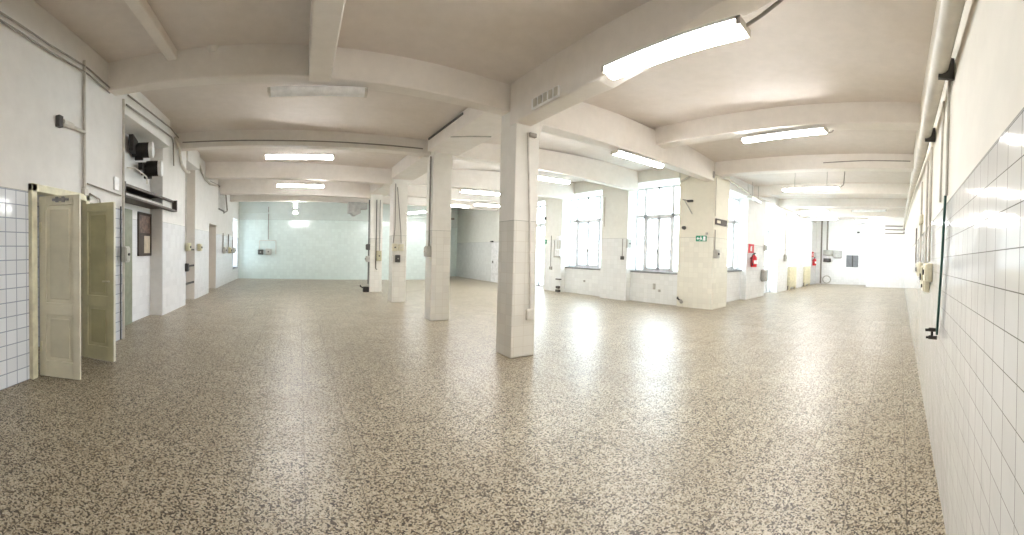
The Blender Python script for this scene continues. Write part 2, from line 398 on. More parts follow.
# ------------------------------------------------------------------ windows
def window(name, label, loc, rz, W, z0, z1, transom=2.87, side=.26, bar=1.71, sill=True, door=False):
    """local frame: +x along the wall to the viewer's right, -y towards the room, z up"""
    r = setting(name, label, loc, rz)
    t, d = .06, .07
    mb = MB()
    m1, m2 = side+t, W-side-t
    mb.box(0, t, 0, d, z0, z1); mb.box(W-t, W, 0, d, z0, z1)
    mb.box(0, W, 0, d, z1-.07, z1); mb.box(0, W, 0, d, z0, z0+.05)
    mb.box(0, W, -.01, d, transom-.05, transom+.05)
    mb.box(m1, m1+.09, -.01, d, z0, z1); mb.box(m2-.09, m2, -.01, d, z0, z1)
    mb.build('frame', M['frame'], r)
    a, b = m1+.09, m2-.09; mid = (a+b)/2
    for k, (c0, c1) in enumerate(((a, mid), (mid, b))):
        s = .055; q = MB(); zb, zt = z0+.05, transom-.05
        q.box(c0+.004, c0+s, .01, .05, zb, zt); q.box(c1-s, c1-.004, .01, .05, zb, zt)
        q.box(c0+.004, c1-.004, .01, .05, zt-s, zt); q.box(c0+.004, c1-.004, .01, .05, zb, zb+s+.02)
        q.box(c0+.004, c1-.004, .015, .045, bar-.018, bar+.018)
        if door: q.box(c0+.03, c1-.03, .02, .04, zb, zb+.75)
        cs = q.build('casement', M['frame'], r)
        if k == 0:
            MB().box(c1-.04, c1-.02, -.03, .01, 1.62, 1.74).build('handle', M['steel'], cs)
    MB().box(t, W-t, .03, .036, z0+.05, z1-.07).build('pane', M['pane'], r)
    if sill:
        MB().box(-.05, W+.05, -.17, .02, z0-.05, z0).build('sill', M['sill'], r, .006)
    MB().box(W*.5-.02, W*.5+.02, -.03, .0, z1-.16, z1-.02).build('fanlight_latch', M['box_dark'], r)
    return r
# local x points to -y on the window wall (rz=-90)
window('window_1', 'tall white window nearest the corner pillar, left of it', (FRX,7.76,0), -PI/2, 1.78, 1.02, 3.84)
window('window_2', 'tall white window between the two painted piers', (FRX,10.98,0), -PI/2, 2.0, 1.02, 3.79, side=.3)
window('window_3', 'narrow glazed door beside the nearest pillar', (FRX,13.72,0), -PI/2, 1.62, .02, 3.72, bar=1.1, sill=False, side=.22)
window('window_4', 'first window of the right wing, beside the corner pillar', (10.06,FRY,0), 0, 1.96, 1.1, 3.74)
window('window_5', 'glazed door of the right wing past the red fire sign', (13.88,FRY,0), 0, 1.54, .02, 3.86, bar=1.2, sill=False, door=True, side=.2)
window('window_6', 'bright window behind the nearer cream radiator', (16.93,FRY,0), 0, 1.54, 1.1, 3.86, side=.2)
window('window_7', 'bright window behind the farther cream radiator', (19.83,FRY,0), 0, 1.74, 1.1, 3.86, side=.2)
window('window_8', 'bluish bright window at the far end of the left wall', (-3.1,16.8,0), PI/2, 1.15, .6, 3.05, side=.14, transom=2.4)

# ------------------------------------------------------------------ door with two open leaves
d1 = setting('door_1', 'cream double door in the left wall, both leaves open')
mb = MB()
mb.box(-2.72, -2.58, DY0-.1, DY0-.01, 0, DZ+.1); mb.box(-2.72, -2.58, DY1+.01, DY1+.1, 0, DZ+.1)
mb.box(-2.72, -2.58, DY0-.1, DY1+.1, DZ+.01, DZ+.1)
mb.build('frame', M['frame_cream'], d1, .008)
def leaf(hinge, ang, mat, pmat, w=.45, h=2.12):
    o = MB(); t = .042
    st = .075
    o.box(0, st, 0, t, .015, h); o.box(w-st, w, 0, t, .015, h)
    for a, b in ((.015, .2), (.74, .88), (h-.11, h)): o.box(st, w-st, 0, t, a, b)
    for a, b in ((.2, .74), (.88, h-.11)):
        o.box(st, w-st, .018, t-.018, a, b)
    L = o.build('leaf', mat, d1, .004); L.location = hinge; L.rotation_euler = (0,0,ang)
    q = MB()
    for a, b in ((.2, .74), (.88, h-.11)):
        for y in (.008, t-.008-.012):
            q.prism([(st+.045,y,a+.045),(w-st-.045,y,a+.045),(w-st-.045,y,b-.045),(st+.045,y,b-.045)], (0,.012,0))
    q.build('panel', pmat, L, .012)
    return L
L1 = leaf((-2.60, DY0+.04, 0), math.radians(14), M['cream'], plain('cream_panel_dirt_shade', (202, 197, 178), .42, 0, .04, 5.), .46)  # panel fields darker than the leaf: recess dirt plus painted relief shading
MB().box(.16, .34, -.022, 0, 2.055, 2.085).box(.2, .23, -.03, -.005, 2.04, 2.1).box(.27, .3, -.03, -.005, 2.04, 2.1).build('bolt', M['steel'], L1)
MB().box(.005, .03, -.012, .0, .3, .42).box(.005, .03, -.012, .0, 1.7, 1.82).build('hinge', M['frame_cream'], L1)
L2 = leaf((-2.60, DY1-.05, 0), math.radians(-3), M['olive'], plain('olive_panel_dirt_shade', (190, 184, 146), .42, 0, .05, 5.), .45)  # same darkened panel tone here, dirt and relief shade put into the colour
MB().tube([(.405,-.02,1.08),(.405,-.05,1.08),(.33,-.055,1.08)], .011).build('handle', M['box_beige'], L2)
MB().box(.435, .452, .012, .03, 1.0, 1.16).build('lock_plate', M['box_dark'], L2)
MB().box(.448, .458, .0, .042, .02, 2.1).build('edge', M['cream'], L2)

d2 = setting('door_2', 'dull green door at the near end of the first niche')
MB().box(-3.06, -3.02, 5.4, 6.46, 0, 2.3).build('leaf', M['green'], d2, .004)
d3 = setting('door_3', 'doorway with dark red door edge far down the left wall')
MB().box(-3.345, -2.97, 11.86, 11.91, 0, 2.4).build('leaf', M['darkred'], d3)
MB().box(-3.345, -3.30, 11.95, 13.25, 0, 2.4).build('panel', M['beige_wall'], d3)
d4 = setting('door_4', 'white door on the far window wall, mostly behind the nearest pillar')
MB().box(8.95, 8.998, 15.3, 16.3, 0.01, 2.05).build('leaf', M['white'], d4, .005)
MB().box(8.92, 8.95, 16.1, 16.16, 1.0, 1.12).build('handle', M['steel'], d4)
MB().box(8.93, 8.998, 16.2, 16.4, 2.1, 2.17).build('closer', M['box_dark'], d4)

# ------------------------------------------------------------------ lamps
def lamp(label, c, L, rz, lit=True, wires=0., group=None, w=.17, h=.07, tilt=0., power=1.):
    """batten lamp, length along local x, hanging point at top"""
    t = thing('fluorescent_lamp', label, 'ceiling lamp', c, rz, group)
    if tilt: t.rotation_euler = (0, tilt, rz)
    MB().box(-L/2, L/2, -w/2, w/2, 0, .025).build('housing', M['white'], t, .004)
    mb = MB()
    n = 7; pts = [(-L/2+.03, w*.46*math.cos(PI+PI*k/n), h*math.sin(PI+PI*k/n)) for k in range(n+1)]
    mb.prism(pts, (L-.06,0,0))
    mb.build('diffuser', M['tube'] if lit else M['tube_off'], t)
    MB().box(-L/2-.006, -L/2+.03, -w/2, w/2, -.045, .02).build('end_cap', M['pipe'], t)
    MB().box(L/2-.03, L/2+.006, -w/2, w/2, -.045, .02).build('end_cap', M['pipe'], t)
    if wires:
        for s in (-.28, .28):
            MB().tube([(s*L,0,.02),(s*L,0,wires)], .006, 6).build('suspension_wire', M['pipe_dark'], t)
    return t
lamp('big bright lamp under the deep beam, nearest the camera', (2.58,1.84,3.385), 1.36, PI/2, w=.2, h=.085)
lamp('unlit white lamp under the cross beam left of the nearest pillar', (.2,4.78,3.66), 1.22, math.radians(-4), False)
lamp('bright lamp in the bay left of the corner pillar', (5.62,4.62,3.53), 1.32, math.radians(-4))
lamp('lit lamp across the right wing, nearest the right wall', (6.3,2.05,3.88), 1.6, PI/2-.12)
lamp('lit lamp hanging on two wires in the right wing', (10.5,2.55,3.74), 1.7, PI/2-.06, wires=.57)
lamp('lit lamp above the second pillar bay of the left wing, lower in view', (-.03,7.85,3.60), 1.42, math.radians(-1))
lamp('smaller lit lamp behind the one over the left wing', (0,10.95,3.53), 1.38, 0)
lamp('lit lamp seen right of the nearest pillar', (5.75,7.6,3.56), 1.25, math.radians(-4))
lamp('lit lamp between the second and the nearest pillar', (5.25,10.35,3.52), 1.3, math.radians(-4))
lamp('lit lamp just right of the second pillar, far back', (5.7,13.5,3.48), 1.3, math.radians(-4))
lamp('far lit lamp left of the gap between the nearest pillars', (7.0,13.0,3.54), 1.3, math.radians(-4))
lamp('small tilted lit lamp between the third and second pillars', (5.27,16.7,3.5), 1.3, math.radians(-70))
lamp('far lit lamp at the left of the right wing, before the end wall', (16.0,3.75,3.82), 1.5, PI/2-.2)
lamp('lit lamp closest to the end wall, left one', (18.5,3.95,3.8), 1.8, PI/2-.2)
lamp('lit lamp closest to the end wall, right one', (19.2,1.5,3.78), 1.6, PI/2-.12)
lamp('unlit dark batten before the end wall of the right wing', (15.65,1.3,3.82), 1.5, PI/2-.2, False)
lamp('unlit batten hanging beside the first window of the right wing', (12.1,4.86,3.72), 1.3, .1, False, wires=.58)
for k, (z, lab) in enumerate(((3.55, 'upper of two small white lamps hanging before the far wall'), (3.22, 'lower of two small white lamps hanging before the far wall'))):
    t = thing('pendant_lamp', lab, 'lamp', (-.19,16.0,z))
    MB().tube([(0,0,-.11 if k == 0 else -.06),(0,0,.1 if k == 0 else .05)], [.075,.075], 12).build('diffuser', M['tube'], t)
    MB().tube([(0,0,.1 if k == 0 else .05),(0,0,.14 if k == 0 else .09)], .05, 10).build('cap', M['pipe_dark'], t)
    if k == 0: MB().tube([(0,0,.14),(0,0,.48)], .008, 6).build('stem', M['pipe_dark'], t)
    else: MB().tube([(0,0,.09),(0,0,.21)], .008, 6).build('stem', M['pipe_dark'], t)

# ------------------------------------------------------------------ boxes, switches, conduits
def wall_box(name, label, c, size, normal, mat, cat='switch box', knob=None, group=None):
    """box fixed on a wall; normal is the direction it faces ('+x','-x','-y','+y')"""
    rz = {'-y': 0, '+x': PI/2, '+y': PI, '-x': -PI/2}[normal]
    t = thing(name, label, cat, c, rz, group)
    w, h, d = size
    MB().box(-w/2, w/2, -d*.72, 0, -h/2, h/2).build('body', mat, t, min(w,h)*.08)
    cv = MB().box(-w*.42, w*.42, -d*.86, -d*.7, -h*.42, h*.42).build('cover', mat, t, min(w,h)*.06)
    if knob: MB().tube([(0,-d*.8,0),(0,-d*1.04,0)], min(w,h)*.15, 10).build('knob', knob, cv)
    return t

# left wall, near part
for k, (z, dz, lab) in enumerate(((3.95, 0, 'upper of two grey conduits under the ceiling of the left wall'), (3.87, 0, 'lower of two grey conduits under the ceiling of the left wall'))):
    pipe('conduit', lab, [(-2.59,-.2,z), (-2.59,3.4,z), (-2.59,4.2,z+.06), (-2.6,4.8,z+.03)], .011, M['pipe_dark'])
pipe('conduit', 'single pipe running over the first niche to the pilaster', [(-2.58,5.3,3.9), (-2.58,7.4,3.98), (-2.72,7.9,4.02), (-2.74,8.0,3.5)], .016, M['pipe_dark'])
pipe('conduit', 'upper thin cable along the white band over the first niche', [(-2.6,5.4,4.1), (-2.6,7.4,4.18), (-2.7,8.2,4.22)], .014, M['pipe_dark'])
pipe('conduit', 'upright conduit on the left wall above the double door', [(-2.6,4.13,4.08), (-2.6,4.13,2.33)], .022, M['pipe'])
tag(MB().box(-2.63,-2.57,4.09,4.18,2.24,2.34).build('junction_box', M['pipe_white'], None, .008), 'small white junction box above the double door', 'junction box')
pipe('conduit', 'thin sloping pipe right of the conduit over the door', [(-2.6,4.2,2.42), (-2.6,5.15,2.38)], .012, M['pipe_dark'])
pipe('conduit', 'short bent pipe above the olive door leaf', [(-2.6,4.26,2.29), (-2.6,4.52,2.24), (-2.6,4.53,2.14)], .011, M['pipe_dark'])
pipe('conduit', 'tall conduit with grey box at the end of the near left wall', [(-2.58,5.2,3.95), (-2.58,5.2,.02)], .02, M['pipe'])
pipe('conduit', 'dark thin conduit beside the tall conduit', [(-2.59,5.13,2.2), (-2.59,5.13,.02)], .012, M['box_dark'])
wall_box('switch_box', 'grey switch box on the tall conduit right of the olive leaf', (-2.57,5.18,1.42), (.15,.26,.1), '+x', M['box'], knob=M['box_dark'])
t = thing('emergency_lamp', 'small tubular wall lamp high on the near left wall', 'lamp', (-2.63,3.8,3.1))
MB().box(0,.06,-.25,-.17,-.07,.07).build('bracket', M['box_dark'], t, .005)
MB().tube([(.05,-.18,0),(.05,.02,0)], .04, 10).build('tube', M['pipe_white'], t)
MB().tube([(.05,.02,0),(.05,.31,0)], .022, 8).build('holder', M['pipe'], t)
tag(MB().box(-2.63,-2.6,4.96,5.1,2.45,2.66).build('wall_plate', M['white'], None, .006), 'white square plate left of the hood', 'wall plate')
t = thing('ceiling_rose', 'broken ceiling rose left of the short beam', 'ceiling fitting', (-1.1,4.72,4.2))
MB().tube([(0,0,.04),(0,0,-.03)], [.09,.05], 12).build('base', M['pipe_white'], t)
MB().tube([(.02,0,-.03),(.1,.02,-.06),(.2,.0,-.02)], .012, 6).build('wire', M['box_dark'], t)
tag(MB().tube([(-.55,3.45,4.3),(-.55,3.45,4.15)], [.1,.05], 12).build('ceiling_rose', M['white'], None, 0, True), 'white ceiling rose at the top edge, near bay', 'ceiling fitting')

# niche 1: two motor blowers, canopy, hatch
def blower(label, y, z, x1, r, up=1.5):
    t = thing('exhaust_blower', label, 'blower', (-3.04,y,z), .24)
    L = x1+3.04
    MB().tube([(0,0,0),(L*.25,0,0),(L*.26,0,0),(L*.8,0,0)], [r*.85,r*.85,r,r], 18).build('housing', M['black'], t, 0, True)
    MB().tube([(L*.8,0,0),(L*.97,0,0),(L,0,0)], [r*1.04,r*1.04,r*.8], 18).build('end_cap', M['white'], t, 0, True)
    MB().box(.0,.08,-r*2.2,r*1.0,-r*.6,r*up).box(.05,L*.5,-.03,.03,-r*1.3,-r*.8).build('bracket', M['black'], t)
    return t
blower('left black blower with white end cap above the hood', 6.5, 3.5, -2.64, .15)
blower('right, lower black blower with white end cap above the hood', 6.92, 3.22, -2.62, .16, .3)
pipe('hook_bracket', 'thin bent bracket hanging below the blowers', [(-3.06,6.3,3.12),(-2.9,6.35,3.1),(-2.85,6.75,3.0),(-2.85,6.75,2.86)], .014, M['pipe_white'], 'bracket')
t = thing('hood_canopy', 'dark brown canopy trough across the first niche', 'hood', (-3.06,5.36,2.42))
MB().box(.0,.36,.0,2.07,0,.03).box(0,.03,0,2.07,.03,.26).box(.0,.36,.0,.03,.03,.28).build('tray', M['brown'], t, .004)
mb = MB(); mb.box(.29,.40,.05,2.66,-.02,.02); mb.box(.29,.33,.05,2.66,.2,.25); mb.box(.29,.40,2.62,2.66,-.02,.25); mb.box(.29,.40,.05,.1,-.02,.25)
mb.build('rim', M['brown'], t, .004)
MB().box(.25,.28,.05,2.05,.03,.10).build('strip', M['box'], t)
MB().box(.03,.28,.04,2.05,.24,.26).build('lid', M['black'], t)
t = thing('wall_hatch', 'brown framed wall hatch with a beige lower pane under the hood', 'hatch', (-3.06,7.1,1.86))
MB().box(0,.03,-.33,-.28,-.5,.44).box(0,.03,.28,.33,-.5,.44).box(0,.03,-.33,.33,.38,.44).box(0,.03,-.33,.33,-.5,-.44).box(0,.03,-.33,.33,-.06,0).build('frame', M['brown'], t)
MB().box(0,.015,-.28,.28,0,.38).build('upper_pane', plain('mottled_brown', (104, 84, 74), .4, 0, .3, 14.), t)
MB().box(0,.015,-.02,.28,-.44,-.06).build('lower_pane', plain('beige_board', (196, 182, 160), .5), t)
MB().box(0,.014,-.28,-.02,-.44,-.06).build('dark_pane', M['brown'], t)

# pilasters: conduits, boxes, bars
pipe('conduit', 'looped pipe cluster at the top of the first pilaster', [(-2.74,8.1,4.2),(-2.72,8.35,4.0),(-2.74,8.5,3.7),(-2.74,8.9,3.55),(-2.74,9.2,3.6)], .035, M['pipe'])
pipe('conduit', 'long thin conduit down the far edge of the first pilaster', [(-2.75,8.95,3.6),(-2.75,8.95,1.6)], .016, M['pipe'])
pipe('conduit', 'second thin conduit down the barred niche edge', [(-2.8,9.15,3.5),(-2.8,9.15,.95)], .012, M['pipe_dark'])
wall_box('switch_box', 'yellowed switch box on the first pilaster edge', (-2.77,9.08,1.57), (.22,.22,.12), '+x', M['box_yellow'], knob=M['box_dark'])
wall_box('socket', 'dark socket low on the first pilaster edge', (-2.78,9.05,1.02), (.12,.22,.1), '+x', M['box_dark'], 'socket')
wall_box('switch_box', 'yellowed switch box on the second pilaster edge', (-2.84,10.45,1.57), (.22,.22,.12), '+x', M['box_yellow'], knob=M['box_dark'])
for z, lab in ((1.50, 'top of three dark bars across the second niche'), (1.03, 'middle of three dark bars across the second niche'), (.53, 'lowest of three dark bars across the second niche')):
    tag(MB().box(-2.90,-2.87,9.11,10.18,z-.025,z+.025).build('niche_bar', M['box_dark']), lab, 'bar')
pipe('conduit', 'thick pipe zigzag at the top of the second pilaster', [(-2.8,10.3,4.1),(-2.8,10.6,3.95),(-2.82,11.2,3.8),(-2.82,11.8,3.75),(-2.9,13.2,3.95)], .035, M['pipe'])
pipe('conduit', 'cable loop beside the stained vent panel', [(-2.9,12.0,3.9),(-2.9,13.4,4.0),(-2.92,14.9,3.85),(-2.92,15.2,3.2),(-2.92,14.5,3.05)], .025, M['pipe_dark'])
t = thing('stained_vent', 'stained grey vent panel above the far doorway', 'vent', (-2.95,13.35,3.5))
MB().box(0,.06,-.0,1.15,-.4,.36).build('panel', M['grime'], t, .01)
MB().box(.04,.08,.1,1.05,-.42,-.38).build('rim', M['box_dark'], t)
for y, lab in ((14.45, 'nearest of three conduits with boxes on the far left wall'), (15.6, 'middle of three conduits with boxes on the far left wall'), (16.6, 'farthest of three conduits with boxes on the far left wall')):
    pipe('conduit', lab.replace(' with boxes', ' ending in a switch box'), [(-2.93,y,2.2 if y<16 else 2.0),(-2.93,y,1.6)], .018, M['pipe_dark'])
    wall_box('switch_box', lab.replace('conduits with boxes', 'grey switch boxes'), (-2.93,y,1.48), (.24,.28,.14), '+x', M['box'] if y != 15.6 else M['box_yellow'], knob=M['box_dark'])

# far wall services
pipe('conduit', 'upright conduit on the far wall', [(-1.5,18.26,3.75),(-1.5,18.26,2.05)], .02, M['pipe_dark'])
pipe('conduit', 'square loop of conduit around the far wall switch boxes', [(-1.93,18.26,1.4),(-1.93,18.26,2.0),(-1.13,18.26,2.0),(-1.13,18.26,1.3)], .016, M['pipe'])
wall_box('switch_box', 'left dark switch box on the far wall', (-1.86,18.29,1.40), (.26,.26,.16), '-y', M['box_dark'], knob=M['box'])
wall_box('switch_box', 'right switch box with dark face on the far wall', (-1.48,18.29,1.42), (.28,.32,.16), '-y', M['box'], knob=M['box_dark'])
t = thing('air_duct', 'grey boxy air duct under the ceiling left of the far pillar', 'air duct', (2.0,15.6,3.4))
MB().box(0,.5,0,.5,-.18,.3).build('box', M['grime'], t, .01)
MB().prism([(0.1,0,-.18),(.5,0,-.18),(.3,0,-.3),(.2,0,-.3)], (0,.5,0)).build('hopper', M['grime'], t)
MB().box(.5,.78,.05,.4,.0,.28).build('branch', M['grime'], t, .01)
tag(MB().box(7.3,7.42,18.1,18.28,3.3,3.75).box(7.42,7.75,18.15,18.25,3.35,3.45).build('pipe_bracket', M['pipe_dark']), 'dark pipe bracket high at the far wall corner', 'bracket')

# pillars: fittings
pipe('conduit', 'upright white conduit on the right face of the nearest pillar', [(2.83,4.225,3.25),(2.90,4.225,1.9),(2.94,4.225,.6)], .014, M['pipe_white'])
tag(MB().box(2.85,2.96,4.2,4.25,3.2,3.26).build('conduit_clip', M['pipe_dark'], None, .006), 'dark clip at the top of the nearest pillar conduit', 'clip')
wall_box('socket', 'pale socket low on the nearest pillar conduit', (2.93,4.25,.62), (.1,.16,.06), '-y', M['pipe_white'], 'socket')
pipe('conduit', 'grey conduit down the left edge of the second pillar', [(2.57,7.3,3.6),(2.57,7.3,1.62)], .018, M['pipe_dark'])
wall_box('switch_box', 'grey box on the left edge of the second pillar', (2.60,7.3,1.52), (.14,.24,.14), '-x', M['box'], knob=M['pipe'])
pipe('conduit', 'left of two thin conduits on the third pillar', [(2.55,10.04,3.5),(2.55,10.04,2.2),(2.51,10.04,1.75)], .012, M['pipe_dark'])
pipe('conduit', 'right of two thin conduits on the third pillar', [(2.6,10.04,3.4),(2.72,10.04,2.05),(2.73,10.04,1.75)], .012, M['pipe_dark'])
wall_box('switch_box', 'left beige box on the third pillar', (2.55,10.07,1.63), (.15,.22,.1), '-y', M['box_beige'], knob=M['box_dark'])
wall_box('switch_box', 'right beige box on the third pillar', (2.73,10.07,1.63), (.14,.2,.1), '-y', M['box_beige'], knob=M['pipe'])
wall_box('socket', 'grey socket with dark top below the two beige boxes', (2.64,10.07,1.3), (.13,.22,.1), '-y', M['box_dark'], 'socket', M['box'])
pipe('conduit', 'thin cable down the front of the fourth pillar', [(2.58,12.71,3.4),(2.58,12.71,.86),(2.63,12.71,.84)], .014, M['box_dark'])
pipe('conduit', 'second thin cable on the fourth pillar above the yellowed box', [(2.7,12.71,3.4),(2.7,12.71,1.5)], .012, M['pipe_dark'])
wall_box('switch_box', 'yellowed box on the front of the fourth pillar', (2.68,12.74,1.34), (.18,.38,.12), '-y', M['box_yellow'], knob=M['box_dark'])
pipe('conduit', 'dark conduit down the left side of the fourth pillar', [(2.34,12.8,3.4),(2.34,12.8,.3)], .02, M['box_dark'])
wall_box('socket', 'upper dark socket on the left side of the fourth pillar', (2.38,12.8,1.66), (.14,.22,.16), '-x', M['box_dark'], 'socket')
wall_box('socket', 'lower grey socket on the left side of the fourth pillar', (2.38,12.8,1.22), (.14,.22,.16), '-x', M['box'], 'socket', M['box_dark'])
t = thing('floor_pump', 'small black fitting on the floor at the fourth pillar', 'fitting', (2.26,12.75,0))
MB().box(-.1,.1,-.08,.08,0,.2).build('body', M['black'], t, .02)
MB().tube([(-.1,0,.16),(-.18,0,.2),(-.2,0,.26)], .02, 8).build('spout', M['black'], t)
t = thing('vent_grille', 'small white louvred vent on the side of the deep beam', 'vent', (2.63,3.58,3.47))
MB().box(-.02,.01,-.26,.26,-.065,.065).build('frame', M['white'], t, .004)
mb = MB()
for k in range(5): mb.box(-.03,-.018,-.22+.1*k-.03,-.22+.1*k+.03,-.05,.05)
mb.build('slat', M['pipe'], t)

# window wall fittings
wall_box('socket', 'tiny dark fitting beside the top of the glazed door', (9.0,12.03,3.05), (.1,.14,.08), '-x', M['box_dark'], 'fitting')
t = thing('exit_sign', 'small green exit sign on the pier beside the glazed door', 'sign', (9.0,12.0,2.05))
MB().box(-.02,0,-.08,.08,-.08,.08).build('plate', M['sign_green'], t)
MB().box(-.024,-.02,-.06,.05,-.02,.02).build('arrow', M['glyph'], t)
pipe('conduit', 'thin conduit down the pier to the low socket', [(8.98,11.62,2.3),(8.98,11.62,1.0)], .01, M['pipe_dark'])
wall_box('socket', 'low grey socket on the pier right of the glazed door', (9.0,11.6,.95), (.14,.14,.08), '-x', M['box'], 'socket', M['box_dark'])
t = thing('intercom_box', 'white intercom unit with hanging cords on the pier edge', 'intercom', (9.0,11.12,1.8))
MB().box(-.1,0,-.1,.1,.3,.46).build('horn', M['white'], t, .02)
MB().box(-.12,0,-.16,.16,-.34,-.06).build('body', M['white'], t, .02)
MB().box(-.13,0,-.2,.2,-.40,-.34).build('tray', M['box'], t, .006)
MB().tube([(-.04,.06,.3),(-.04,.08,.1),(-.04,.05,-.06)], .012, 6).build('cord', M['pipe'], t)
MB().tube([(-.04,-.05,.3),(-.04,-.07,.12),(-.04,-.03,-.06)], .012, 6).build('cord', M['pipe'], t)
pipe('conduit', 'grey cable left of the intercom unit', [(8.98,11.42,2.1),(8.98,11.42,1.4)], .01, M['pipe_dark'])
tag(MB().box(8.9,9.0,10.96,11.2,.5,.54).build('shelf_bracket', M['box_dark']), 'dark little ledge low on the pier edge', 'ledge')
t = thing('floor_socket', 'dark stacked fitting on the floor at the pier foot', 'fitting', (8.95,11.1,0))
MB().box(-.05,.05,-.1,.1,0,.1).build('base', M['box_dark'], t, .01)
MB().box(-.05,.05,-.08,.08,.14,.24).build('cap', M['box_dark'], t, .01)
MB().box(-.03,.03,-.05,.05,.1,.14).build('neck', M['box'], t)
pipe('conduit', 'upright conduit on the pier between the two windows', [(8.98,8.8,3.6),(8.98,8.8,2.55)], .016, M['pipe'])
pipe('conduit', 'cable down the right edge of the pier between the windows', [(8.98,7.97,2.1),(8.98,7.97,1.5)], .012, M['pipe_dark'])
wall_box('socket', 'small dark socket on the pier between the windows', (9.0,7.96,1.45), (.12,.12,.08), '-x', M['box_dark'], 'socket')
wall_box('switch_box', 'grey wall phone box in the reveal beside the wider window', (9.02,7.79,1.94), (.2,.3,.1), '-y', M['box'], knob=M['box_dark'])
tag(MB().box(9.19,9.22,6.82,6.9,.45,.64).build('wall_plate', M['box'], None, .005), 'grey slot plate on the tiles under the wider window', 'wall plate')
tag(MB().box(9.19,9.22,6.63,6.7,.38,.46).build('wall_hook', M['box'], None, .005), 'tiny hook on the tiles under the wider window', 'hook')
tag(MB().box(9.19,9.22,9.9,9.98,.48,.56).build('wall_hook', M['box'], None, .005), 'tiny hook on the tiles under the window between the piers', 'hook')
# corner pillar
t = thing('wall_bracket', 'old metal arm bracket high on the corner pillar', 'bracket', (9.08,5.72,3.25))
MB().tube([(0,.12,.04),(-.06,-.2,-.03)], .016, 6).build('arm', M['pipe_dark'], t)
MB().tube([(-.02,.06,.03),(-.03,-.22,-.42)], .014, 6).build('brace', M['box'], t)
MB().box(-.1,-.02,-.24,-.08,-.06,.0).build('head', M['box_dark'], t)
tag(MB().tube([(9.08,5.76,2.42),(9.0,5.76,2.42)], [.06,.045], 12).build('bell_push', M['box_dark'], None, 0, True), 'round dark bell push on the corner pillar', 'bell push')
t = thing('exit_sign', 'green emergency exit sign with white arrow on the corner pillar', 'sign', (9.08,5.2,2.09))
MB().box(-.02,0,-.165,.165,-.085,.085).build('plate', M['sign_green'], t)
g = MB()
g.prism([(-.026,.14,.0),(-.026,.09,.05),(-.026,.09,-.05)], (.005,0,0)); g.box(-.026,-.021,.045,.09,-.018,.018)
g.build('arrow', M['glyph'], t)
g = MB()   # running figure and door
g.box(-.026,-.021,-.01,.02,.03,.06); g.prism([(-.026,.03,.03),(-.026,-.03,.02),(-.026,-.02,-.02),(-.026,.02,-.03)], (.005,0,0))
g.prism([(-.026,.02,-.02),(-.026,.05,-.065),(-.026,.03,-.065),(-.026,-.0,-.02)], (.005,0,0)); g.prism([(-.026,-.01,-.02),(-.026,-.04,-.06),(-.026,-.055,-.05),(-.026,-.02,0)], (.005,0,0))
g.build('runner', M['glyph'], t)
MB().box(-.026,-.021,-.14,-.07,-.065,.06).build('door_symbol', M['glyph'], t)
tag(MB().box(9.05,9.08,5.0,5.06,2.2,2.27).build('screw_hook', M['box'], None, .004), 'tiny hook above the green exit sign', 'hook')
t = thing('direction_sign', 'dark brown hanging sign board at the corner pillar edge', 'sign', (9.12,4.83,2.60))
MB().box(.04,.72,-.03,0,-.09,.09).build('board', M['brown'], t)
MB().box(.1,.3,-.034,-.03,-.04,.04).build('pictogram', M['box_beige'], t)
pipe('conduit', 'cable from the dark sign down to the switch box', [(9.16,4.82,2.35),(9.16,4.82,1.75)], .012, M['pipe_dark'])
wall_box('switch_box', 'grey switch box with lever on the corner pillar edge', (9.2,4.84,1.64), (.2,.26,.14), '-y', M['box'], knob=M['box_dark'])
t = thing('pipe_valve', 'dark valve on a pipe stub at the foot of the corner pillar', 'valve', (9.08,5.8,.22))
MB().tube([(0,.12,.06),(-.08,.08,.04),(-.1,-.04,-.02)], .025, 8).build('stub', M['box_dark'], t)
MB().tube([(-.1,-.04,-.02),(-.14,-.1,-.06)], [.05,.05], 10).build('wheel', M['box'], t)
pipe('conduit', 'knot of pipes at the top of the corner pillar', [(9.06,5.9,3.85),(9.02,5.5,4.0),(9.02,5.0,3.92),(9.1,4.78,3.95),(10.0,4.78,3.95),(12.0,5.05,3.95)], .03, M['pipe'])
pipe('conduit', 'thin drop cable on the corner pillar edge', [(9.14,4.82,3.9),(9.14,4.82,2.75)], .01, M['pipe'])
wall_box('junction_box', 'grimy junction box at the top of the corner pillar', (9.08,4.98,3.95), (.3,.2,.14), '-x', M['grime'], 'junction box')
pipe('conduit', 'long pipe above the windows of the right wing', [(12.1,5.06,3.92),(16.8,5.06,4.0),(22.5,5.06,4.02)], .03, M['pipe'])

